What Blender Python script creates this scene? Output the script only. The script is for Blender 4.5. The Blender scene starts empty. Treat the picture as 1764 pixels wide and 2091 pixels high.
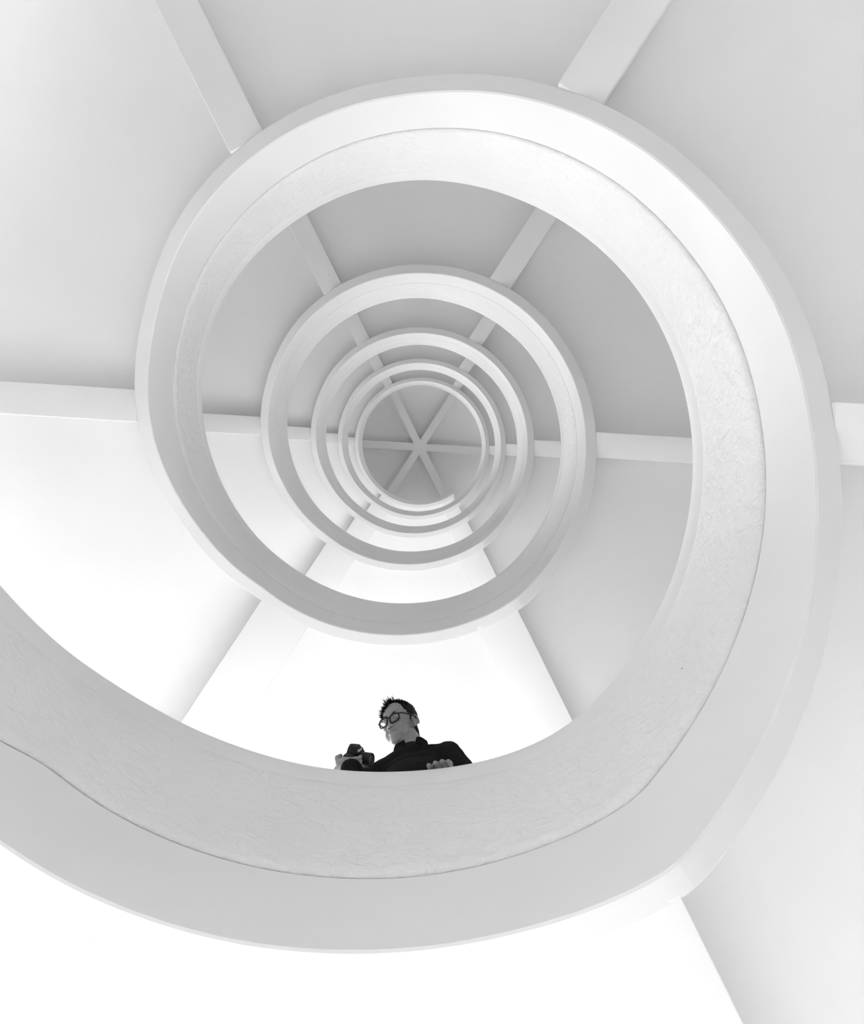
import bpy, bmesh, math, random
import numpy as np
from mathutils import Vector, Matrix, Euler, noise

scene = bpy.context.scene
col = scene.collection
PI = math.pi
D = math.radians
random.seed(7)

# ------------------------------------------------------------------ camera
R0 = 1.3                                   # radius of the open well, metres
CAM_Z = 1.38
AX, AY = -0.1698 * R0, -0.12074 * R0       # well axis seen from the camera
cam_d = bpy.data.cameras.new('camera')
cam_d.sensor_fit = 'HORIZONTAL'
cam_d.sensor_width = 36.0
cam_d.lens = 36.0 * 1767.0 / 1764.0
cam_d.clip_start = 0.02
cam = bpy.data.objects.new('camera', cam_d)
col.objects.link(cam)
rx, ry = -0.06765, 0.00391                 # the phone points almost straight up
MR = Matrix.Rotation(rx, 3, 'X') @ Matrix.Rotation(ry, 3, 'Y')
CR, CDN, CFW = MR.col[0].copy(), MR.col[1].copy(), MR.col[2].copy()   # picture right, down, into the scene
CAM_P = Vector((-AX, -AY, CAM_Z))
mw = Matrix((CR, -CDN, -CFW)).transposed().to_4x4()
mw.translation = CAM_P
cam.matrix_world = mw
scene.camera = cam

# ------------------------------------------------------------------ sky, sun, exposure
world = bpy.data.worlds.new('sky')
scene.world = world
world.use_nodes = True
bg = world.node_tree.nodes['Background']
SUN_EL, SUN_AZ = D(54), D(143)              # high sun behind the landing side of the tower
SKY, SUN = 1.0, 2.0
sky = world.node_tree.nodes.new('ShaderNodeTexSky')
sky.sky_type = 'NISHITA'
sky.sun_disc = False
sky.sun_elevation = SUN_EL
sky.dust_density = 4.0
bw = world.node_tree.nodes.new('ShaderNodeRGBToBW')   # the photograph is black and white
world.node_tree.links.new(sky.outputs['Color'], bw.inputs['Color'])
world.node_tree.links.new(bw.outputs['Val'], bg.inputs['Color'])
bg.inputs['Strength'].default_value = SKY
sun_d = bpy.data.lights.new('sun', 'SUN')
sun_d.energy = SUN
sun_d.angle = D(1.5)
sun = bpy.data.objects.new('sun', sun_d)
col.objects.link(sun)
SUN_FROM = Vector((math.sin(SUN_AZ + PI) * math.cos(SUN_EL), -math.cos(SUN_AZ) * math.cos(SUN_EL), math.sin(SUN_EL)))
sky.sun_rotation = math.atan2(SUN_FROM.x, SUN_FROM.y)
sun.rotation_euler = SUN_FROM.to_track_quat('Z', 'Y').to_euler()
scene.view_settings.view_transform = 'Standard'
scene.view_settings.look = 'None'
scene.view_settings.gamma = 1.0
scene.view_settings.use_curve_mapping = False
scene.view_settings.exposure = -0.04
scene.cycles.max_bounces = 14
scene.cycles.diffuse_bounces = 10
scene.cycles.use_denoising = True


# ------------------------------------------------------------------ helpers
def tag(o, label=None, cat=None, group=None, kind=None):
    if kind == 'structure' and not cat:
        n = o.name.split('.')[0]
        cat = {'stair_flight': 'stairs', 'stair_landing': 'landing', 'parapet_wall': 'parapet'}.get(n, n.split('_')[0])
    for k, v in (('label', label), ('category', cat), ('group', group), ('kind', kind)):
        if v:
            o[k] = v
    return o


def empty(name, loc=(0, 0, 0)):
    o = bpy.data.objects.new(name, None)
    col.objects.link(o)
    o.location = loc
    o.empty_display_size = 0.1
    return o


def link(name, me, mat=None, parent=None, sharp=40):
    o = bpy.data.objects.new(name, me)
    col.objects.link(o)
    if mat is not None:
        for m in (mat if isinstance(mat, (list, tuple)) else [mat]):
            me.materials.append(m)
    if sharp is not None:
        me.polygons.foreach_set('use_smooth', [True] * len(me.polygons))
        if sharp < 180:
            me.set_sharp_from_angle(angle=D(sharp))
    if parent is not None:
        o.parent = parent
        o.matrix_parent_inverse = parent.matrix_basis.inverted()
    return o


def mesh_of(verts, faces):
    me = bpy.data.meshes.new('m')
    me.from_pydata([tuple(v) for v in verts], [], faces)
    me.validate()
    return me


def floored(o):
    """upward faces get the screed of the floor"""
    o.data.materials.append(FLOOR)
    for p in o.data.polygons:
        if p.normal.z > 0.7:
            p.material_index = 1


def fix_normals(me):
    bm = bmesh.new()
    bm.from_mesh(me)
    bmesh.ops.recalc_face_normals(bm, faces=bm.faces)
    bm.to_mesh(me)
    bm.free()
    return me


def pol(r, th, z):
    """th is counter-clockwise as the photograph shows it"""
    return (r * math.cos(th), -r * math.sin(th), z)


def sweep(profile, ths, cap=True):
    """closed ring of (r, z) points carried along the angles ths"""
    vs, fs = [], []
    n = None
    for th in ths:
        p = profile(th)
        n = len(p)
        vs += [pol(r, th, z) for r, z in p]
    for i in range(len(ths) - 1):
        a, b = i * n, (i + 1) * n
        for j in range(n):
            k = (j + 1) % n
            fs.append((a + j, b + j, b + k, a + k))
    if cap:
        fs.append(tuple(range(n)))
        fs.append(tuple(reversed(range((len(ths) - 1) * n, len(ths) * n))))
    return fix_normals(mesh_of(vs, fs))


def frange(a, b, step):
    n = max(1, round(abs(b - a) / step))
    return [a + (b - a) * i / n for i in range(n + 1)]


# ------------------------------------------------------------------ materials
def nodes_of(name):
    m = bpy.data.materials.new(name)
    m.use_nodes = True
    nt = m.node_tree
    return m, nt, nt.nodes, nt.links, nt.nodes['Principled BSDF']


def painted(name, base, var=0.03, rough=0.65, bump=0.15, bscale=60.0, dist=0.002, specks=0.0, lumps=0.0):
    m, nt, N, L, bs = nodes_of(name)
    tc = N.new('ShaderNodeTexCoord')
    n1 = N.new('ShaderNodeTexNoise')
    n1.inputs['Scale'].default_value = 1.6
    n1.inputs['Detail'].default_value = 5
    L.new(tc.outputs['Object'], n1.inputs['Vector'])
    rp = N.new('ShaderNodeValToRGB')
    rp.color_ramp.elements[0].position = 0.3
    rp.color_ramp.elements[1].position = 0.7
    lo, hi = base - var, base + var * 0.4
    rp.color_ramp.elements[0].color = (lo, lo, lo, 1)
    rp.color_ramp.elements[1].color = (hi, hi, hi, 1)
    L.new(n1.outputs['Fac'], rp.inputs['Fac'])
    out = rp.outputs['Color']
    if specks:
        vo = N.new('ShaderNodeTexVoronoi')
        vo.inputs['Scale'].default_value = 9.0
        L.new(tc.outputs['Object'], vo.inputs['Vector'])
        ns = N.new('ShaderNodeTexNoise')
        ns.inputs['Scale'].default_value = 60.0
        L.new(tc.outputs['Object'], ns.inputs['Vector'])
        ad = N.new('ShaderNodeMath'); ad.operation = 'MULTIPLY_ADD'
        ad.inputs[1].default_value = 0.16
        L.new(ns.outputs['Fac'], ad.inputs[0])
        L.new(vo.outputs['Distance'], ad.inputs[2])
        sep = N.new('ShaderNodeSeparateColor')
        L.new(vo.outputs['Color'], sep.inputs['Color'])
        sel = N.new('ShaderNodeMath'); sel.operation = 'LESS_THAN'
        sel.inputs[1].default_value = specks
        L.new(sep.outputs['Red'], sel.inputs[0])
        lt = N.new('ShaderNodeMath'); lt.operation = 'LESS_THAN'
        lt.inputs[1].default_value = 0.105
        L.new(ad.outputs[0], lt.inputs[0])
        mu = N.new('ShaderNodeMath'); mu.operation = 'MULTIPLY'
        L.new(sel.outputs[0], mu.inputs[0]); L.new(lt.outputs[0], mu.inputs[1])
        mx = N.new('ShaderNodeMix'); mx.data_type = 'RGBA'
        L.new(mu.outputs[0], mx.inputs['Factor'])
        L.new(out, mx.inputs['A'])
        mx.inputs['B'].default_value = (0.08, 0.08, 0.08, 1)
        out = mx.outputs['Result']
    L.new(out, bs.inputs['Base Color'])
    bs.inputs['Roughness'].default_value = rough
    bs.inputs['Specular IOR Level'].default_value = 0.25
    nb = N.new('ShaderNodeTexNoise')
    nb.inputs['Scale'].default_value = bscale
    nb.inputs['Detail'].default_value = 6
    nb.inputs['Roughness'].default_value = 0.6
    L.new(tc.outputs['Object'], nb.inputs['Vector'])
    bp = N.new('ShaderNodeBump')
    bp.inputs['Strength'].default_value = bump
    bp.inputs['Distance'].default_value = dist
    L.new(nb.outputs['Fac'], bp.inputs['Height'])
    last = bp
    if lumps:
        vb = N.new('ShaderNodeTexNoise')
        vb.inputs['Scale'].default_value = 24.0
        vb.inputs['Detail'].default_value = 4
        vb.inputs['Distortion'].default_value = 0.5
        L.new(tc.outputs['Object'], vb.inputs['Vector'])
        b2 = N.new('ShaderNodeBump')
        b2.inputs['Strength'].default_value = lumps
        b2.inputs['Distance'].default_value = 0.024
        L.new(vb.outputs['Fac'], b2.inputs['Height'])
        L.new(bp.outputs['Normal'], b2.inputs['Normal'])
        last = b2
    L.new(last.outputs['Normal'], bs.inputs['Normal'])
    return m


def plain(name, c, rough=0.5, spec=0.4, metal=0.0, bump=0.0, bscale=200.0, dist=0.001, coat=0.0):
    m, nt, N, L, bs = nodes_of(name)
    if isinstance(c, (int, float)):
        c = (c, c, c)
    tc = N.new('ShaderNodeTexCoord')
    n1 = N.new('ShaderNodeTexNoise')
    n1.inputs['Scale'].default_value = bscale
    n1.inputs['Detail'].default_value = 3
    L.new(tc.outputs['Object'], n1.inputs['Vector'])
    rp = N.new('ShaderNodeValToRGB')
    rp.color_ramp.elements[0].color = (c[0] * 0.9, c[1] * 0.9, c[2] * 0.9, 1)
    rp.color_ramp.elements[1].color = (min(1, c[0] * 1.1), min(1, c[1] * 1.1), min(1, c[2] * 1.1), 1)
    L.new(n1.outputs['Fac'], rp.inputs['Fac'])
    L.new(rp.outputs['Color'], bs.inputs['Base Color'])
    bs.inputs['Roughness'].default_value = rough
    bs.inputs['Specular IOR Level'].default_value = spec
    bs.inputs['Metallic'].default_value = metal
    bs.inputs['Coat Weight'].default_value = coat
    if bump:
        bp = N.new('ShaderNodeBump')
        bp.inputs['Strength'].default_value = bump
        bp.inputs['Distance'].default_value = dist
        L.new(n1.outputs['Fac'], bp.inputs['Height'])
        L.new(bp.outputs['Normal'], bs.inputs['Normal'])
    return m


WHITE = painted('white_wall_paint', 0.75, 0.02)
RIM = painted('smooth_rim_paint', 0.66, 0.03, bump=0.2, bscale=30, dist=0.003)
ROUGH = painted('rough_white_plaster', 0.67, 0.03, bump=0.35, bscale=70, dist=0.005, specks=0.10, lumps=0.5)
FLOOR = painted('pale_screed', 0.60, 0.04, bump=0.2)
PAVE = painted('pale_paving', 0.42, 0.05, bump=0.2)

# ------------------------------------------------------------------ the spiral's height law (measured)
PITCH = 2.68527 * R0
Z00 = CAM_Z + 1.45355 * R0
WALL = 0.05717 * R0
KB = [-0.045, -0.055, -0.043, -0.023, -0.028, -0.02, -0.01, 0.001, 0.025, 0.024, 0.018, 0.013, 0.009, 0.004, 0.012, 0.046, 0.046, 0.025, 0.001, 0.012, 0.042, 0.058, 0.041, 0.043, 0.037, 0.036, 0.03, 0.025, 0.011, -0.006, -0.04, -0.05, -0.065, -0.065, -0.061, -0.049]
KT = [0.813, 0.817, 0.83, 0.844, 0.867, 0.889, 0.897, 0.895, 0.878, 0.872, 0.872, 0.882, 0.871, 0.855, 0.834, 0.833, 0.85, 0.87, 0.89, 0.911, 0.922, 0.912, 0.883, 0.863, 0.895, 0.92, 0.905, 0.9, 0.877, 0.826, 0.792, 0.832, 0.804, 0.801, 0.812, 0.8]
KM = [0.223, 0.242, 0.264, 0.288, 0.312, 0.335, 0.355, 0.37, 0.378, 0.378, 0.368, 0.346, 0.31, 0.305, 0.27, 0.24, 0.236, 0.215]
LA, LB = D(230.3), D(306.0)                # a landing lies between these angles
MID = D(268.0)


def knots(K, th):
    n = len(K)
    u = (th % (2 * PI)) / (2 * PI) * n
    i = int(math.floor(u)) % n
    t = u - math.floor(u)
    a, b, c, d = K[i - 1], K[i], K[(i + 1) % n], K[(i + 2) % n]
    # smooth B-spline blend keeps the plaster edge from wriggling
    return ((1 - t) ** 3 * a + (3 * t ** 3 - 6 * t ** 2 + 4) * b + (-3 * t ** 3 + 3 * t ** 2 + 3 * t + 1) * c + t ** 3 * d) / 6


def base(th):
    """unwrapped angle: turn 0 starts in the middle of landing 0 at MID"""
    k = math.floor((th - MID) / (2 * PI))
    a = th - MID - k * 2 * PI
    l1, l2 = LB - MID, LA + 2 * PI - MID
    # the corner at the landing's end is slightly eased
    x = (a - l1) / (l2 - l1)
    return Z00 + PITCH * (k + min(1.0, max(0.0, x)))


def eased(K, th, w):
    """height above datum, the stair's corners eased over a few degrees"""
    return sum(base(th + D(w) * u) + knots(K, th + D(w) * u) * R0 for u in (-1, -0.5, 0, 0.5, 1)) / 5


def zb(th):
    return eased(KB, th, 2.0)


def ztop(th):
    return eased(KT, th, 6.0)


def zmid(th):
    return zb(th) + (eased(KM, th, 8.0) - eased(KB, th, 8.0))


OUTH, HW0, HW = 0.5, 2.92, 3.3               # unseen outer walls, heights set to shape the daylight inside
RO = 2.35 * R0                              # outer edge of the stair
DROP = 0.22                                 # how far beams hang below the stair soffit
FLOORZ = 0.32
BEAM_ANG = [-3.4, 56.8, 116.5, 176.5]       # the four beams under a flight
TURNS = range(-1, 5)


def turn(k):
    """angles of flight k and the landing on top of it"""
    a = LB + 2 * PI * k
    return a, LA + 2 * PI * (k + 1), LB + 2 * PI * (k + 1)


# ------------------------------------------------------------------ ground and floor
bm = bmesh.new()
bmesh.ops.create_grid(bm, x_segments=8, y_segments=8, size=40)
me = bpy.data.meshes.new('m')
bm.to_mesh(me)
bm.free()
g = link('ground', me, PAVE)
tag(g, 'pale paved ground spreading out around the foot of the tower', kind='structure')

ORD = ['lowest', 'second', 'third', 'fourth', 'fifth', 'topmost']
# ------------------------------------------------------------------ flights, landings, beams
def radial_beam(th, z, depth, half0, half1, r0, r1):
    """straight beam along direction th; half0/half1 = clockwise and counter-clockwise half widths"""
    d = Vector((math.cos(th), -math.sin(th), 0))
    t = Vector((-math.sin(th), -math.cos(th), 0))   # counter-clockwise as seen in the photograph
    vs = []
    for r in (r0, r1):
        for s in (-half0, half1):
            for zz in (z, z + depth):
                vs.append(d * r + t * s + Vector((0, 0, zz)))
    fs = [(0, 1, 3, 2), (4, 6, 7, 5), (0, 4, 5, 1), (2, 3, 7, 6), (0, 2, 6, 4), (1, 5, 7, 3)]
    return fix_normals(mesh_of(vs, fs))


def bevel(me, w, seg=2):
    bm = bmesh.new()
    bm.from_mesh(me)
    bmesh.ops.bevel(bm, geom=bm.edges[:], offset=w, segments=seg, affect='EDGES', profile=0.5)
    bm.to_mesh(me)
    bm.free()
    return me


RI = R0 + WALL * 0.6
for k in TURNS:
    a, b, c = turn(k)
    nm = ORD[k + 1]
    # flight: smooth raking soffit below, twenty steps on top
    nst = 20
    ths, tops = [a - D(8.5), a - D(4)], [base(a) + FLOORZ] * 2
    for s in range(nst):
        t0, t1 = a + (b - a) * s / nst, a + (b - a) * (s + 1) / nst
        zt = base(a) + FLOORZ + (s + 1) * PITCH / nst
        for f in (0.0, 0.34, 0.67, 1.0):
            ths.append(t0 + (t1 - t0) * f)
            tops.append(zt)
    ths += [b + D(3), b + D(6)]
    tops += [base(b) + FLOORZ] * 2
    lst = list(zip(ths, tops))
    vs, fs = [], []
    for th, zt in lst:
        s_ = base(th) + knots(KB, th) * R0 * 0.6 + DROP
        vs += [pol(RI, th, s_), pol(RO, th, s_), pol(RO, th, zt), pol(RI, th, zt)]
    for i in range(len(lst) - 1):
        p, q = 4 * i, 4 * (i + 1)
        for j in range(4):
            fs.append((p + j, q + j, q + (j + 1) % 4, p + (j + 1) % 4))
    fs.append((0, 1, 2, 3))
    fs.append(tuple(4 * (len(lst) - 1) + j for j in (3, 2, 1, 0)))
    fl = link('stair_flight', fix_normals(mesh_of(vs, fs)), [WHITE], None, 30)
    floored(fl)
    tag(fl, f'{nm} white winding stair flight, its smooth soffit seen from below', kind='structure')
    for ang in BEAM_ANG:
        th = D(ang) + 2 * PI * k + (0 if ang > -50 else 0)
        if th < a:
            th += 2 * PI
        zz = base(th) + knots(KB, th) * R0
        me = bevel(radial_beam(th, zz + 0.004, DROP + 0.1, 0.105, 0.07, R0 + WALL - 0.003, RO), 0.006)
        link('ceiling_beam', me, WHITE, fl, 30)
    # landing
    zl = base(b)
    me = sweep(lambda th: [(RI, zb(th) + 0.05), (RO, zl + 0.07), (RO, zl + FLOORZ), (RI, zl + FLOORZ)], frange(b + D(6.0), c - D(8.5), D(2)))
    ld = link('stair_landing', me, WHITE, None, 30)
    floored(ld)
    tag(ld, f'{nm} flat white landing between two wide beams, brightly lit below', kind='structure')
    for ang, h0, h1 in ((236.5, 0.10, 0.24), (296.5, 0.09, 0.19)):
        th = D(ang) + 2 * PI * k + 2 * PI
        if th < b - 0.2:
            th += 2 * PI
        if th > c + 0.2:
            th -= 2 * PI
        me = radial_beam(th, zl, 0.19, h0, h1, RI, RO)
        for v in me.vertices:
            if v.co.z < zl + 0.01:
                near = math.hypot(v.co.x, v.co.y) < 2
                tv = math.atan2(-v.co.y, v.co.x)
                v.co.z = zb(b) - knots(KB, b) * R0 + (knots(KB, tv) * R0 + 0.006 if near else 0.02)
        bevel(me, 0.006)
        link('ceiling_beam', me, WHITE, ld, 30)

# landing 0 belongs to flight -1; the ground flight starts from the paving

# ------------------------------------------------------------------ parapets along the well
def lump(p):
    q = Vector(p)
    v = noise.noise(q * 15.0) * 0.5 + noise.noise(q * 34.0 + Vector((3, 1, 7))) * 0.35
    big = noise.noise(q * 6.0 + Vector((9, 4, 2)))
    return v * (0.6 + 0.5 * big)


COPE = 0.125
for k in TURNS:
    a, b, c = turn(k)
    nm = ORD[k + 1]
    st = D(1.0) if k < 1 else D(1.5)
    ths = frange(a, c, st)
    par = empty('parapet_wall', pol(R0, a, zb(a)))
    tag(par, f'{nm} turn of the white spiral parapet around the open well', kind='structure', group='turns of the spiral parapet')

    def rim(th):
        z0, z1 = zb(th), zmid(th)
        j = 0.0015 * noise.noise(Vector((th * 30, k * 5.0, 0.0))) if k < 1 else 0
        e = 0.006
        return [(R0 + e, z0 + j), (R0 + j, z0 + e), (R0, z1 - 0.004), (R0 + 0.004, z1), (R0 + WALL, z1), (R0 + WALL, z0 + e), (R0 + WALL - e, z0)]
    link('edge_beam', sweep(rim, ths), RIM, par, 25)

    fine = k < 1
    ths2 = frange(a, c, D(0.32)) if fine else ths
    rows = 52 if fine else 8

    def band(th):
        z0, z1 = zmid(th) + 0.005, ztop(th) - COPE
        pr = 0.012
        pts = [(R0 + WALL, z0), (R0 + 0.004, z0)]
        for i in range(rows + 1):
            u = i / rows
            z = z0 + (z1 - z0) * u
            lip = pr * min(1.0, math.sqrt(min(1, u * (z1 - z0) / 0.03)))
            up = max(0.0, 1 - (1 - u) * (z1 - z0) / 0.10)
            r = R0 - lip + 0.016 * up * up
            if fine:
                amp = 0.0085 * min(1, u * 12) * min(1, (1 - u) * 4)
                low = 0.6 + 0.7 * (1 - u)
                x, y, _ = pol(R0, th, 0)
                r -= amp * low * lump((x, y, z))
            pts.append((r, z))
        pts.append((R0 + WALL, z1))
        return pts
    link('plaster_band', sweep(band, ths2), ROUGH, par, 60)

    def cope(th):
        z0, z1 = ztop(th) - COPE, ztop(th)
        return [(R0 + WALL, z0), (R0 + 0.004, z0), (R0 - 0.004, z0 + 0.03), (R0 - 0.004, z1 - 0.02), (R0 + 0.001, z1 - 0.006), (R0 + 0.010, z1), (R0 + WALL - 0.01, z1), (R0 + WALL, z1 - 0.01)]
    link('coping', sweep(cope, ths), RIM, par, 25)

# ------------------------------------------------------------------ outer columns, outer parapets
ZROOF = CAM_Z + 17.0 * R0
for i, ang in enumerate([-3.4, 56.8, 116.5, 176.5, 236.5, 296.5]):
    th = D(ang)
    me = radial_beam(th, 0, ZROOF + 0.1, 0.14, 0.14, RO - 0.15, RO + 0.15)
    o = link('column', bevel(me, 0.01), WHITE, None, 30)
    tag(o, 'white square column at the outer edge of the stair', kind='structure', group='outer columns')
OUT0, OUT1 = D(222), D(294)                 # the side where the stair opens to daylight
for k in TURNS:
    a, b, c = turn(k)

    def outer(name, t0, t1, zlo, zhi, label):
        if t1 - t0 < 0.02:
            return
        me = sweep(lambda th: [(RO - 0.05, base(th) + zlo), (RO + 0.12, base(th) + zlo), (RO + 0.12, base(th) + zhi), (RO - 0.05, base(th) + zhi)], frange(t0, t1, D(2.5)))
        o = link(name, me, WHITE, None, 30)
        tag(o, label, kind='structure')
    o0 = 2 * PI * k
    outer('wall_outer', a, OUT1 + o0, 0.05, OUTH, f'{ORD[k+1]} low white wall edging the stair on its open side, above the landing')
    outer('wall_outer', OUT1 + o0, OUT0 + o0 + 2 * PI, 0.05 if k < 0 else 0.05, HW0 if k < 0 else HW, f'{ORD[k+1]} tall unseen white wall shutting daylight out of this side of the stair')  # out of view, closed here so the light inside stays directional
    outer('wall_outer', OUT0 + o0 + 2 * PI, c, 0.05, OUTH, f'{ORD[k+1]} low white wall edging the stair on its open side, below the landing')

# ------------------------------------------------------------------ roof
LIGHT_GAP = 1.2  # open gap under the roof, sized for the light it lets in
lt = D(-60) + 2 * PI * 6
me = sweep(lambda th: [(RO - 0.05, base(lt) + 0.2), (RO + 0.12, base(lt) + 0.2), (RO + 0.12, ZROOF - LIGHT_GAP), (RO - 0.05, ZROOF - LIGHT_GAP)], frange(0, 2 * PI, D(5)), cap=False)  # unseen ring wall, added to limit the sky light on the roof
o = link('wall_light_screen', me, WHITE, None, 30)
tag(o, 'added round white wall holding side light off the roof above the topmost landing', kind='structure')
bm = bmesh.new()
bmesh.ops.create_cone(bm, cap_ends=True, segments=96, radius1=RO + 1.4, radius2=RO + 1.4, depth=0.25)  # unseen overhang, made wide to keep direct sun out of the gap
me = bpy.data.meshes.new('m')
bm.to_mesh(me)
bm.free()
rf = link('roof', me, WHITE, None, 30)
rf.location.z = ZROOF + 0.28 + 0.125
bpy.context.view_layer.update()
tag(rf, 'flat white round roof over the well with six beams meeting in a star', kind='structure')
for i, ang in enumerate([-3.4, 56.8, 116.5]):
    link('roof_beam', radial_beam(D(ang), ZROOF - 0.12 + 0.0006 * i, 0.41, 0.095, 0.095, -RO, RO), WHITE, rf, 30)

# ------------------------------------------------------------------ the man leaning on the parapet
SKIN = plain('skin', (0.20, 0.20, 0.20), 0.5, 0.35, bscale=40)
LIPS = plain('lips', (0.11, 0.11, 0.11), 0.45, 0.4, bscale=40)
NOSTRIL = plain('nostril', (0.03, 0.03, 0.03), 0.8, 0.1)
NAIL = plain('nail', (0.24, 0.24, 0.24), 0.35, 0.5)
HAIR = plain('black_hair', (0.004, 0.004, 0.004), 0.6, 0.12)
BROW = plain('brow_hair', (0.05, 0.05, 0.05), 0.7, 0.1)
EYEW = plain('eye_white', (0.26, 0.26, 0.26), 0.3, 0.3)
IRIS = plain('dark_iris', (0.015, 0.015, 0.015), 0.1, 0.6)
CLOTH = plain('dark_knit_cloth', (0.008, 0.008, 0.008), 0.9, 0.08, bump=0.5, bscale=300, dist=0.002)
TROUSER = plain('dark_trouser_cloth', (0.03, 0.03, 0.03), 0.9, 0.1)
SHOE = plain('shoe_leather', (0.04, 0.04, 0.04), 0.4, 0.4)
BLACK = plain('black_plastic', (0.006, 0.006, 0.006), 0.45, 0.25, bump=0.2, bscale=500, dist=0.0005)
RUBBER = plain('black_rubber', (0.009, 0.009, 0.009), 0.8, 0.2)
LENSG = plain('coated_lens_glass', (0.05, 0.05, 0.05), 0.08, 0.7)
LETTER = plain('white_lettering', (0.8, 0.8, 0.8), 0.5, 0.3)
gl, nt, N, L, bs = nodes_of('spectacle_glass')
bs.inputs['Base Color'].default_value = (0.95, 0.95, 0.95, 1)
bs.inputs['Roughness'].default_value = 0.02
bs.inputs['Alpha'].default_value = 0.05
bs.inputs['Specular IOR Level'].default_value = 0.15
GLASS = gl


def ball(bm, c, r, M=None, seg=20):
    """ellipsoid of radii r at c; M turns local axes into the world"""
    if isinstance(r, (int, float)):
        r = (r, r, r)
    m = Matrix.Diagonal((*r, 1))
    m = Matrix.Translation(c) @ (M.to_4x4() if M is not None else Matrix.Identity(4)) @ m
    bmesh.ops.create_uvsphere(bm, u_segments=seg, v_segments=seg // 2 + 2, radius=1, matrix=m)


def limb(bm, pts, rads, flat=None):
    """smooth chain of overlapping balls along the joints pts"""
    for i in range(len(pts) - 1):
        a, b = Vector(pts[i]), Vector(pts[i + 1])
        ra, rb = rads[i], rads[i + 1]
        n = max(2, int((b - a).length / (min(ra, rb) * 0.35)) + 1)
        for k in range(n + 1):
            t = k / n
            bmesh.ops.create_icosphere(bm, subdivisions=2, radius=ra + (rb - ra) * t, matrix=Matrix.Translation(a.lerp(b, t)))


def fuse(bm, voxel, smooth=3):
    """one continuous surface out of overlapping volumes"""
    me = bpy.data.meshes.new('m')
    bm.to_mesh(me)
    bm.free()
    o = bpy.data.objects.new('fuse_tmp', me)
    col.objects.link(o)
    md = o.modifiers.new('r', 'REMESH')
    md.mode = 'VOXEL'
    md.voxel_size = voxel
    md.adaptivity = 0
    if smooth:
        sm = o.modifiers.new('s', 'SMOOTH')
        sm.factor = 0.5
        sm.iterations = smooth
    dg = bpy.context.evaluated_depsgraph_get()
    out = bpy.data.meshes.new_from_object(o.evaluated_get(dg))
    bpy.data.objects.remove(o)
    bpy.data.meshes.remove(me)
    return out


HEAD_C = Vector((0.095, 1.365, 5.180))
HX = Vector((0.791, -0.519, -0.323)).normalized()      # his left
HZ = Vector((-0.201, -0.720, 0.664))
HZ = (HZ - HX * HZ.dot(HX)).normalized()               # crown
HY = HZ.cross(HX)                                      # back of the head
HM = Matrix((HX, HY, HZ)).transposed() * 0.91


def H(x, y, z):
    return HEAD_C + HM @ Vector((x, y, z))


FLOOR_P = base(MID) + FLOORZ
person = empty('person', (0.17, 1.60, FLOOR_P))
tag(person, 'young man in dark zip-neck top and glasses leaning over the spiral parapet', 'person')

bm = bmesh.new()
# head
for c, r in (((0, 0.016, 0.034), (0.073, 0.093, 0.080)), ((0, -0.046, 0.05), (0.058, 0.038, 0.045)), ((0, -0.03, -0.035), (0.058, 0.056, 0.066)),
             ((0, -0.052, -0.082), (0.038, 0.038, 0.036)), ((0, -0.074, -0.113), (0.022, 0.016, 0.014)), ((0, -0.035, -0.094), (0.044, 0.045, 0.030)), ((0.039, -0.008, -0.072), (0.028, 0.042, 0.034)),
             ((-0.039, -0.008, -0.072), (0.028, 0.042, 0.034)), ((0.040, -0.060, -0.026), (0.022, 0.021, 0.017)), ((-0.040, -0.060, -0.026), (0.022, 0.021, 0.017)),
             ((0.03, -0.074, 0.021), (0.027, 0.011, 0.008)), ((-0.03, -0.074, 0.021), (0.027, 0.011, 0.008)), ((0, -0.076, 0.018), (0.012, 0.009, 0.010)),
             ((0.034, -0.044, -0.062), (0.031, 0.036, 0.036)), ((-0.034, -0.044, -0.062), (0.031, 0.036, 0.036)),
             ((0.012, -0.093, -0.041), (0.0085, 0.011, 0.008)), ((-0.012, -0.093, -0.041), (0.0085, 0.011, 0.008)), ((0, -0.101, -0.037), (0.011, 0.012, 0.010)),
             ((0, -0.081, -0.068), (0.027, 0.012, 0.011)), ((0, -0.090, -0.0655), (0.021, 0.006, 0.0045)), ((0, -0.0885, -0.0745), (0.018, 0.007, 0.0055)),
             ((0.032, -0.071, 0.0075), (0.019, 0.0115, 0.006)), ((-0.032, -0.071, 0.0075), (0.019, 0.0115, 0.006)),
             ((0.032, -0.068, -0.012), (0.018, 0.010, 0.006)), ((-0.032, -0.068, -0.012), (0.018, 0.010, 0.006))):
    ball(bm, H(*c), r, HM)
for i in range(7):
    t = i / 6
    ball(bm, H(0, -0.080 - 0.020 * t, 0.010 - 0.046 * t), (0.0075 + 0.003 * t, 0.009, 0.009), HM, 12)
for s in (1, -1):                                       # ears
    ER = HM @ Matrix.Rotation(-s * 0.50, 3, 'Z') @ Matrix.Rotation(0.2, 3, 'X')
    ball(bm, H(s * 0.073, 0.018, -0.010), (0.005, 0.015, 0.025), ER, 16)
    for i in range(15):
        a = -0.9 + i / 14 * 4.3
        p = Vector((s * 0.009, 0.0170 * math.cos(a), 0.0275 * math.sin(a)))
        ball(bm, H(s * 0.074, 0.018, -0.010) + ER @ p, 0.0040, None, 8)
    ball(bm, H(s * 0.0725, 0.010, -0.034), (0.006, 0.008, 0.010), HM, 10)
# neck
NECK0 = Vector((0.155, 1.462, 5.015))
limb(bm, [NECK0, H(0, 0.030, -0.055)], [0.060, 0.054])
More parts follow.
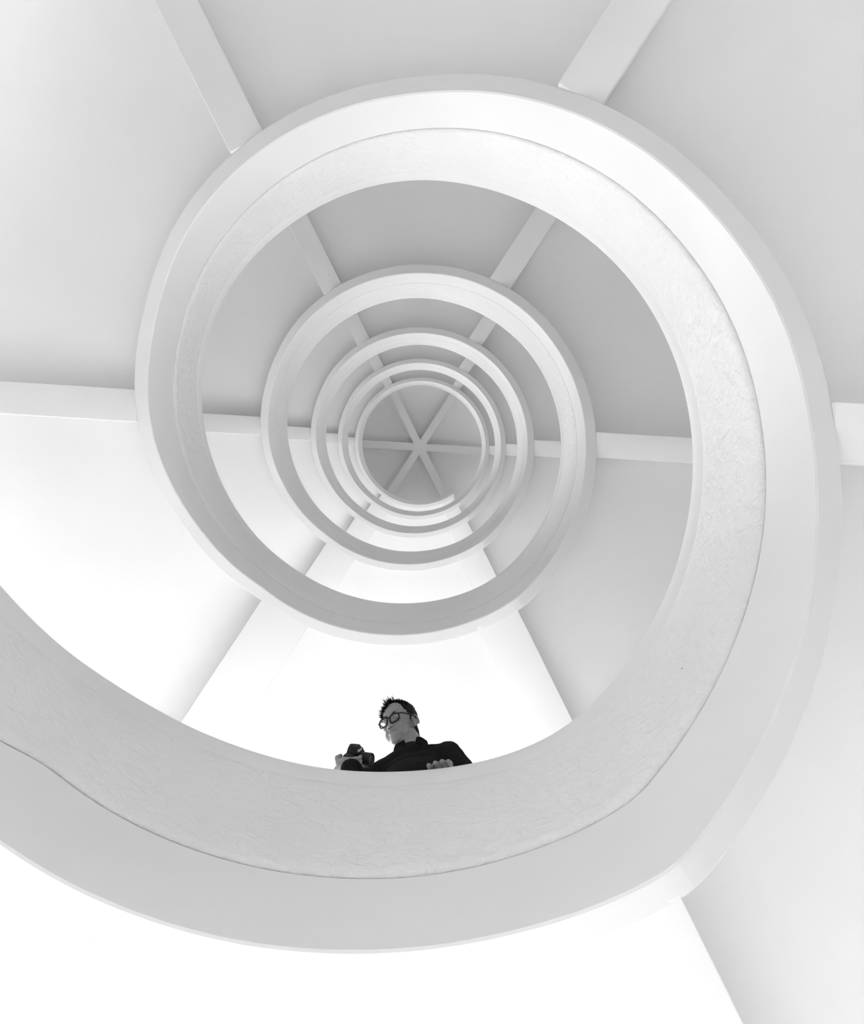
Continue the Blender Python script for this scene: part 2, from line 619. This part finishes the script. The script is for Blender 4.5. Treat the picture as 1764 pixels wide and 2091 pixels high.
# torso
SH_L, SH_R = Vector((0.302, 1.440, 4.962)), Vector((-0.012, 1.520, 4.930))
PEL = Vector((0.17, 1.62, FLOOR_P + 0.92))
CHEST = Vector((0.165, 1.525, 4.84))
WAIST = Vector((0.17, 1.585, 4.66))
BX = (SH_L - SH_R).normalized()
BMX = Matrix((BX, Vector((0, 0, 1)).cross(BX).normalized(), Vector((0, 0, 1)))).transposed()
TORSO = [(PEL, (0.16, 0.105, 0.12)), (WAIST, (0.135, 0.095, 0.14)), (CHEST, (0.155, 0.105, 0.15)), (CHEST + Vector((0, -0.02, 0.08)), (0.165, 0.085, 0.07))]
for c, r in TORSO:
    ball(bm, c, r, BMX, 24)
EL_L, WR_L = Vector((0.462, 1.535, 4.70)), Vector((0.300, 1.425, 4.500))
EL_R, WR_R = Vector((-0.055, 1.555, 4.610)), Vector((-0.066, 1.330, 4.535))
ARM_L, ARM_R = [SH_L, EL_L, WR_L], [SH_R, EL_R, WR_R]
limb(bm, [NECK0 + Vector((0.02, 0, -0.01)), SH_L], [0.05, 0.048])
limb(bm, [NECK0 + Vector((-0.02, 0, -0.01)), SH_R], [0.05, 0.048])
limb(bm, ARM_L, [0.055, 0.04, 0.028])
limb(bm, ARM_R, [0.055, 0.04, 0.028])
LEGS = []
for s in (1, -1):
    hip = PEL + BX * (0.085 * s) + Vector((0, 0.01, -0.05))
    LEGS.append([hip, hip + Vector((0.0, -0.02, -0.42)), Vector((hip.x, hip.y + 0.03, FLOOR_P + 0.09))])
    limb(bm, LEGS[-1], [0.085, 0.056, 0.04])
# left hand: palm on the coping, four fingers bent over its inner edge, thumb along the top
RAIL = ztop(D(282))
PALM = Vector((0.258, 1.374, RAIL + 0.030))
limb(bm, [WR_L, PALM + Vector((0.014, 0.02, 0.012))], [0.026, 0.026])
FING = [(0.297, 0.010, 0.004), (0.2735, 0.000, 0.011), (0.250, 0.000, 0.007), (0.227, 0.006, -0.004)]
TIPS = []
for x, dy, dz in FING:
    yin = math.sqrt(R0 ** 2 - x * x)
    k = Vector((0.258 + (x - 0.258) * 0.95 + 0.006, yin + 0.083 + dy, RAIL + 0.034 + dz * 0.3))
    p1 = Vector((x + 0.004, yin + 0.030 + dy, RAIL + 0.032 + dz))
    p2 = Vector((x + 0.001, yin - 0.004 + dy * 0.6, RAIL + 0.024 + dz))
    p3 = Vector((x - 0.006, yin - 0.016 + dy * 0.4, RAIL + 0.006 + dz * 0.5))
    limb(bm, [PALM + (k - PALM) * 0.6 + Vector((0, 0.014, 0)), k, p1, p2, p3], [0.014, 0.0112, 0.0108, 0.0104, 0.0090])
    TIPS.append((p3, p2))
limb(bm, [PALM + Vector((-0.012, 0.022, 0.0)), Vector((0.222, 1.375, RAIL + 0.018)), Vector((0.205, 1.352, RAIL + 0.012))], [0.014, 0.0115, 0.009])
ball(bm, PALM, (0.040, 0.036, 0.016), Matrix.Rotation(-0.2, 3, 'Z'), 16)
# right hand closed round the camera grip
CC = Vector((-0.0705, 1.337, 4.676))
CXA = Vector((0.365, -0.033, 0.930)).normalized()
CFR = Vector((0.932, -0.024, -0.367))
CFR = (CFR - CXA * CFR.dot(CXA)).normalized()           # where the lens points
CUP = CFR.cross(CXA).normalized()
if CUP.y > 0:
    CUP = -CUP
CM = Matrix((CXA, -CFR, CUP)).transposed() * 0.84


def K(x, y, z):
    return CC + CM @ Vector((x, y, z))


PALM_R = K(-0.088, 0.012, -0.012)
ball(bm, PALM_R, (0.016, 0.034, 0.042), CM, 16)
limb(bm, [WR_R, K(-0.084, 0.030, -0.036), PALM_R], [0.027, 0.026, 0.022])
for i in range(4):
    u = 0.028 - 0.0195 * i
    limb(bm, [K(-0.090, 0.006, u - 0.004), K(-0.096, -0.034, u), K(-0.078, -0.062, u + 0.002), K(-0.054, -0.063, u + 0.002)], [0.0105, 0.0098, 0.0088, 0.0074])
limb(bm, [K(-0.088, 0.032, 0.0), K(-0.070, 0.048, 0.018), K(-0.046, 0.043, 0.020)], [0.013, 0.0115, 0.009])
body = fuse(bm, 0.0034, 3)
hi = HM.inverted()
for m in (SKIN, NOSTRIL):
    body.materials.append(m)
for p in body.polygons:
    q = hi @ (p.center - HEAD_C)
    if q.length < 0.16:
        for sx in (1, -1):
            e = Vector((q.x - sx * 0.0075, q.y + 0.099, q.z + 0.048))
            if e.length < 0.0052:
                p.material_index = 1
bo = link('body', body, None, person, 180)
bm = bmesh.new()
limb(bm, [H(-0.021, -0.0835, -0.0710), H(-0.008, -0.0925, -0.0690), H(0.008, -0.0925, -0.0690), H(0.021, -0.0835, -0.0710)], [0.0016, 0.0030, 0.0030, 0.0016])
link('lips', fuse(bm, 0.0014, 1), LIPS, bo, 180)
for s in (1, -1):
    bm = bmesh.new()
    ball(bm, H(s * 0.032, -0.0665, -0.001), 0.0125, HM, 16)
    eye = link('eye', mesh_of([], []), EYEW, bo, 180)
    bm.to_mesh(eye.data); bm.free()
    bm = bmesh.new()
    gz = (hi @ (CAM_P - H(s * 0.032, -0.0665, 0))).normalized()
    gz = (gz + Vector((0, -0.5, 0))).normalized()
    ball(bm, H(s * 0.032, -0.0665, -0.001) + HM @ (gz * 0.0078), 0.0066, HM, 12)
    ir = link('iris', mesh_of([], []), IRIS, eye, 180)
    bm.to_mesh(ir.data); bm.free()
    bm = bmesh.new()
    limb(bm, [H(s * 0.014, -0.0845, 0.021), H(s * 0.030, -0.0850, 0.027), H(s * 0.050, -0.072, 0.021)], [0.0035, 0.0042, 0.0025])
    link('eyebrow', fuse(bm, 0.0016, 1), BROW, person, 180)

# hair: cropped sides, longer ruffled top with a jagged fringe
bm = bmesh.new()
ball(bm, H(0, 0.015, 0.034), (0.0775, 0.0960, 0.0825), HM, 72)
ball(bm, H(0, 0.046, -0.045), (0.060, 0.051, 0.095), HM, 48)
dead = []
for f in bm.faces:
    q = hi @ (f.calc_center_median() - HEAD_C)
    if q.y < -0.045:
        line = 0.070                                    # fringe
    elif q.y < -0.010:
        line = 0.066 - (q.y + 0.045) * 1.7              # temples
    elif q.y < 0.004:
        line = -0.004                                   # sideburn
    elif q.y < 0.040:
        line = 0.012                                    # over the ear
    else:
        line = -0.120                                   # nape
    if q.z < line + 0.0015 * math.sin(q.x * 300):
        dead.append(f)
bmesh.ops.delete(bm, geom=dead, context='FACES')
for v in bm.verts:
    q = hi @ (v.co - HEAD_C)
    n = noise.noise(q * 60) * 0.003
    v.co += (v.co - H(0, 0.017, 0.03)).normalized() * (n + max(0, q.z - 0.06) * 0.05)
ret = bmesh.ops.solidify(bm, geom=bm.faces[:], thickness=0.006)
hme = bpy.data.meshes.new('m')
bm.to_mesh(hme); bm.free()
hair = link('hair', fix_normals(hme), HAIR, person, 180)
rng = random.Random(11)
vs, fs = [], []


def lock(root, d, ln, w):
    d = d.normalized()
    side = d.cross(Vector((rng.uniform(-1, 1), rng.uniform(-1, 1), rng.uniform(-1, 1)))).normalized()
    up = d.cross(side)
    i0 = len(vs)
    for a in range(4):
        ang = a * PI / 2
        vs.append(root + (side * math.cos(ang) + up * math.sin(ang)) * w)
    mid = root + d * ln * 0.6 + up * ln * 0.06
    for a in range(4):
        ang = a * PI / 2
        vs.append(mid + (side * math.cos(ang) + up * math.sin(ang)) * w * 0.55)
    vs.append(root + d * ln + up * ln * 0.16)
    for a in range(4):
        b = (a + 1) % 4
        fs.append((i0 + a, i0 + b, i0 + 4 + b, i0 + 4 + a))
        fs.append((i0 + 4 + a, i0 + 4 + b, i0 + 8))
    fs.append((i0 + 3, i0 + 2, i0 + 1, i0))


for i in range(420):
    x = rng.uniform(-0.066, 0.066)
    y = rng.uniform(-0.082, 0.07)
    t = 1 - (x / 0.076) ** 2 - ((y - 0.017) / 0.097) ** 2
    if t < 0.02:
        continue
    z = 0.036 + 0.084 * math.sqrt(t)
    if z < 0.070 or (x > 0.0 and y < -0.040):
        continue
    front = max(0, min(1, (0.02 - y) / 0.09))
    d = Vector((x * 4 + rng.uniform(-0.5, 0.5), -0.35 - front * 1.1 + rng.uniform(-0.4, 0.4), 0.75 - front * 0.35 + rng.uniform(-0.2, 0.3)))
    lock(H(x, y, z - 0.004), HM @ d, 0.010 + 0.016 * front * rng.uniform(0.5, 1.2), 0.0040)
for i in range(120):                                    # fringe brushed forward over the forehead
    x = rng.uniform(-0.060, 0.000)
    z = rng.uniform(0.066 + max(0, x + 0.035) * 0.4, 0.092)
    t = max(0.05, 1 - (x / 0.076) ** 2 - ((z - 0.034) / 0.082) ** 2)
    lock(H(x, 0.016 - 0.088 * math.sqrt(t), z), HM @ Vector((x * 6 + rng.uniform(-0.4, 0.4), -1.0, rng.uniform(-0.75, 0.35))), rng.uniform(0.026, 0.046), 0.0040)
for i in range(50):                                     # and past the far temple
    x, z = rng.uniform(-0.070, -0.046), rng.uniform(0.030, 0.066)
    t = max(0.05, 1 - (x / 0.076) ** 2 - ((z - 0.034) / 0.082) ** 2)
    lock(H(x, 0.014 - 0.088 * math.sqrt(t), z), HM @ Vector((rng.uniform(-0.9, -0.1), -1.0, rng.uniform(-0.8, 0.0))), rng.uniform(0.020, 0.036), 0.0036)
for i in range(34):                                     # the tuft that stands up at the front of the crown
    x, y = rng.uniform(-0.03, 0.012), rng.uniform(-0.055, -0.02)
    lock(H(x, y, 0.103), HM @ Vector((rng.uniform(-0.35, 0.25), rng.uniform(-0.8, 0.1), 1.0)), rng.uniform(0.022, 0.044), 0.0026)
hl = link('hair_locks', mesh_of(vs, fs), HAIR, hair, 180)
hl['kind'] = 'stuff'

# clothes
bm = bmesh.new()
for c, r in TORSO:
    ball(bm, c, tuple(v + 0.014 for v in r), BMX, 24)
ball(bm, PEL + Vector((0, 0, -0.03)), (0.175, 0.12, 0.10), BMX, 24)
limb(bm, [NECK0 + Vector((0, 0, -0.03)), NECK0 + Vector((-0.004, -0.006, 0.002))], [0.075, 0.066])
limb(bm, [NECK0 + Vector((0.02, 0, -0.012)), SH_L], [0.062, 0.062])
limb(bm, [NECK0 + Vector((-0.02, 0, -0.012)), SH_R], [0.062, 0.060])
limb(bm, [SH_L, EL_L, EL_L.lerp(WR_L, 0.93)], [0.070, 0.054, 0.037])
limb(bm, [SH_R, EL_R, EL_R.lerp(WR_R, 0.98)], [0.068, 0.056, 0.043])
top = fuse(bm, 0.006, 4)
nrm = [v.normal.copy() for v in top.vertices]
for v, nv in zip(top.vertices, nrm):                    # soft folds
    v.co += nv * (0.004 * noise.noise(v.co * 14) + 0.002 * noise.noise(v.co * 35))
tp = link('zip_neck_top', top, CLOTH, person, 180)
bm = bmesh.new()
ball(bm, PEL + Vector((0, 0, -0.06)), (0.172, 0.118, 0.12), BMX, 24)
for lg in LEGS:
    limb(bm, lg, [0.10, 0.072, 0.058])
link('trousers', fuse(bm, 0.007, 4), TROUSER, person, 180)
for lg in LEGS:
    bm = bmesh.new()
    a = lg[2]
    ball(bm, Vector((a.x, a.y + 0.01, FLOOR_P + 0.045)), (0.038, 0.05, 0.043), None, 16)
    ball(bm, Vector((a.x - 0.01, a.y - 0.09, FLOOR_P + 0.032)), (0.045, 0.10, 0.030), None, 16)
    link('shoe', fuse(bm, 0.006, 2), SHOE, person, 180)
# stand-up collar, open at the throat
COL = Vector((0.150, 1.447, 5.030))
AXN = (H(0, 0.03, -0.06) - NECK0).normalized()
FRT = Vector((-0.16, -0.98, 0.0))
FRT = (FRT - AXN * FRT.dot(AXN)).normalized()
SDE = AXN.cross(FRT)
vs, fs = [], []
NC = 40
for i in range(NC + 1):
    a = D(20) + D(320) * i / NC
    back = 0.5 - 0.5 * math.cos(a)
    h = (0.024 + 0.006 * back) * min(1, 0.15 + 5 * min(i, NC - i) / NC) + 0.004 * math.sin(i * 1.1)
    for rr, hh in ((0.066, -0.016), (0.070, h * 0.5), (0.074 + 0.008 * (1 - back), h), (0.068 + 0.008 * (1 - back), h + 0.002), (0.061, h * 0.5), (0.058, -0.016)):
        vs.append(COL + (FRT * math.cos(a) + SDE * math.sin(a)) * rr + AXN * hh)
for i in range(NC):
    for j in range(6):
        k = (j + 1) % 6
        fs.append((6 * i + j, 6 * i + 6 + j, 6 * i + 6 + k, 6 * i + k))
fs += [(0, 1, 2, 3, 4, 5), tuple(6 * NC + j for j in (5, 4, 3, 2, 1, 0))]
link('collar', fix_normals(mesh_of(vs, fs)), CLOTH, tp, 60)
# nails on the hand that rests on the coping
for tip, prev in TIPS:
    bm = bmesh.new()
    dirv = (tip - prev).normalized()
    out = Vector((0, -1, 0.25))
    out = (out - dirv * out.dot(dirv)).normalized()
    NM = Matrix((dirv.cross(out).normalized(), out, dirv)).transposed()
    ball(bm, tip + out * 0.0066 - dirv * 0.001, (0.0050, 0.0016, 0.0058), NM, 10)
    me = bpy.data.meshes.new('m')
    bm.to_mesh(me); bm.free()
    link('fingernail', me, NAIL, bo, 180)


# ------------------------------------------------------------------ spectacles
def tube(pts, r, closed=False, n=8):
    pts = [Vector(p) for p in pts]
    vs, fs = [], []
    m = len(pts)
    prev = None
    for i, p in enumerate(pts):
        a = pts[(i - 1) % m] if (closed or i > 0) else p
        b = pts[(i + 1) % m] if (closed or i < m - 1) else p
        t = (b - a).normalized()
        if prev is None:
            prev = t.orthogonal().normalized()
        u = (prev - t * prev.dot(t)).normalized()
        prev = u
        w = t.cross(u)
        for j in range(n):
            an = 2 * PI * j / n
            vs.append(p + (u * math.cos(an) + w * math.sin(an)) * r)
    for i in range(m if closed else m - 1):
        k = (i + 1) % m
        for j in range(n):
            l = (j + 1) % n
            fs.append((i * n + j, i * n + l, k * n + l, k * n + j))
    if not closed:
        fs += [tuple(range(n))[::-1], tuple(range((m - 1) * n, m * n))]
    return fix_normals(mesh_of(vs, fs))


specs = empty('eyeglasses', H(0, -0.1, 0))
tag(specs, 'black-rimmed spectacles on the face of the man at the parapet', 'glasses')
for s in (1, -1):
    loop, flat = [], []
    for i in range(28):
        a = 2 * PI * i / 28
        ex = 0.62
        cx, cz = math.cos(a), math.sin(a)
        x = 0.0255 * math.copysign(abs(cx) ** ex, cx)
        z = 0.0215 * math.copysign(abs(cz) ** ex, cz) * (1.0 if cz < 0 else 0.86)
        loop.append(H(s * 0.0335 + x, -0.0985 + 0.25 * max(0, s * x), z - 0.007))
    link('rim', tube(loop, 0.0036, True), BLACK, specs, 180)
    link('lens', mesh_of(loop, [tuple(range(28))]), GLASS, specs, 180)
    link('temple', tube([H(s * 0.0585, -0.0925, 0.006), H(s * 0.074, -0.080, 0.006), H(s * 0.0795, -0.03, 0.008), H(s * 0.0805, 0.012, 0.012), H(s * 0.0795, 0.026, 0.0)], 0.0030), BLACK, specs, 180)
link('bridge', tube([H(0.010, -0.0985, -0.001), H(0, -0.103, 0.003), H(-0.010, -0.0985, -0.001)], 0.0034), BLACK, specs, 180)

# ------------------------------------------------------------------ the camera in his hand
camera_thing = empty('handheld_camera', CC)
tag(camera_thing, 'black single lens reflex camera held up in the hand of the man', 'camera')


def rbox(lo, hi_, b=0.004, seg=3, taper=None):
    bm = bmesh.new()
    bmesh.ops.create_cube(bm, size=1)
    lo, hi_ = Vector(lo), Vector(hi_)
    for v in bm.verts:
        t = v.co + Vector((0.5, 0.5, 0.5))
        v.co = Vector((lo.x + (hi_.x - lo.x) * t.x, lo.y + (hi_.y - lo.y) * t.y, lo.z + (hi_.z - lo.z) * t.z))
        if taper and t.z > 0.5:
            c = (lo + hi_) / 2
            v.co.x = c.x + (v.co.x - c.x) * taper[0]
            v.co.y = c.y + (v.co.y - c.y) * taper[1]
    bmesh.ops.bevel(bm, geom=bm.edges[:], offset=b, segments=seg, affect='EDGES', profile=0.5)
    for v in bm.verts:
        v.co = K(*v.co)
    me = bpy.data.meshes.new('m')
    bm.to_mesh(me); bm.free()
    return fix_normals(me)


def lathe(prof, cx, cz, n=40):
    """solid of revolution about the lens axis; prof is (radius, distance in front)"""
    vs, fs = [], []
    for r, y in prof:
        for i in range(n):
            a = 2 * PI * i / n
            vs.append(K(cx + r * math.cos(a), -y, cz + r * math.sin(a)))
    for i in range(len(prof) - 1):
        for j in range(n):
            k = (j + 1) % n
            fs.append((i * n + j, i * n + k, (i + 1) * n + k, (i + 1) * n + j))
    fs += [tuple(range(n)), tuple(range((len(prof) - 1) * n, len(prof) * n))[::-1]]
    return fix_normals(mesh_of(vs, fs))


link('camera_body', rbox((-0.060, -0.022, -0.048), (0.066, 0.028, 0.030), 0.009), BLACK, camera_thing, 30)
link('grip', rbox((-0.072, -0.048, -0.048), (-0.036, 0.022, 0.026), 0.012, 4), RUBBER, camera_thing, 30)
prism = link('prism_hump', rbox((-0.030, -0.034, 0.024), (0.036, 0.026, 0.058), 0.006, 3, (0.62, 0.72)), BLACK, camera_thing, 30)
lens = link('lens_barrel', lathe([(0.031, 0.018), (0.033, 0.022), (0.033, 0.034), (0.0315, 0.035), (0.0315, 0.039), (0.034, 0.040), (0.034, 0.066), (0.0325, 0.067), (0.0325, 0.070), (0.0335, 0.071), (0.0335, 0.088), (0.0325, 0.090), (0.0285, 0.090), (0.0255, 0.083)], 0.003, -0.006), BLACK, camera_thing, 30)
link('front_element', lathe([(0.026, 0.0825), (0.022, 0.0845), (0.014, 0.0865), (0.005, 0.0873)], 0.003, -0.006), LENSG, lens, 60)
link('mode_dial', rbox((0.040, -0.010, 0.030), (0.058, 0.010, 0.040), 0.003), BLACK, camera_thing, 30)
link('shutter_button', rbox((-0.062, -0.040, 0.024), (-0.050, -0.028, 0.031), 0.003), BLACK, camera_thing, 30)
link('hot_shoe', rbox((-0.008, -0.004, 0.056), (0.012, 0.018, 0.060), 0.001), BLACK, camera_thing, 30)
cu = bpy.data.curves.new('t', 'FONT')
cu.body = 'Canon'
cu.size = 0.0155
cu.align_x = 'CENTER'
cu.extrude = 0.0004
to = bpy.data.objects.new('t', cu)
col.objects.link(to)
bpy.context.view_layer.update()
tme = bpy.data.meshes.new_from_object(to.evaluated_get(bpy.context.evaluated_depsgraph_get()))
bpy.data.objects.remove(to)
tilt = (0.28 * 0.060 / 2) / 0.034                       # the hump's front leans back
for v in tme.vertices:
    x, y, z = v.co
    v.co = K(0.003 + x * 1.0, -0.0340 + y * 0.21 - z + 0.0012, 0.033 + y)
tme.materials.clear()
link('lettering', tme, LETTER, prism, None)
# neck strap hanging in a loop from the camera's end
strap = [K(0.062, 0.0, 0.028), K(0.075, -0.01, 0.01), K(0.070, -0.035, -0.045), K(0.030, -0.045, -0.085), K(-0.02, -0.03, -0.095), K(-0.058, 0.0, -0.05)]
pts = []
for i in range(len(strap) - 1):
    p0, p1, p2, p3 = strap[max(0, i - 1)], strap[i], strap[i + 1], strap[min(len(strap) - 1, i + 2)]
    for q in range(6):
        t = q / 6
        pts.append(0.5 * ((2 * p1) + (p2 - p0) * t + (2 * p0 - 5 * p1 + 4 * p2 - p3) * t * t + (3 * p1 - p0 - 3 * p2 + p3) * t ** 3))
pts.append(strap[-1])
link('strap', tube(pts, 0.0045, False, 6), RUBBER, camera_thing, 180)
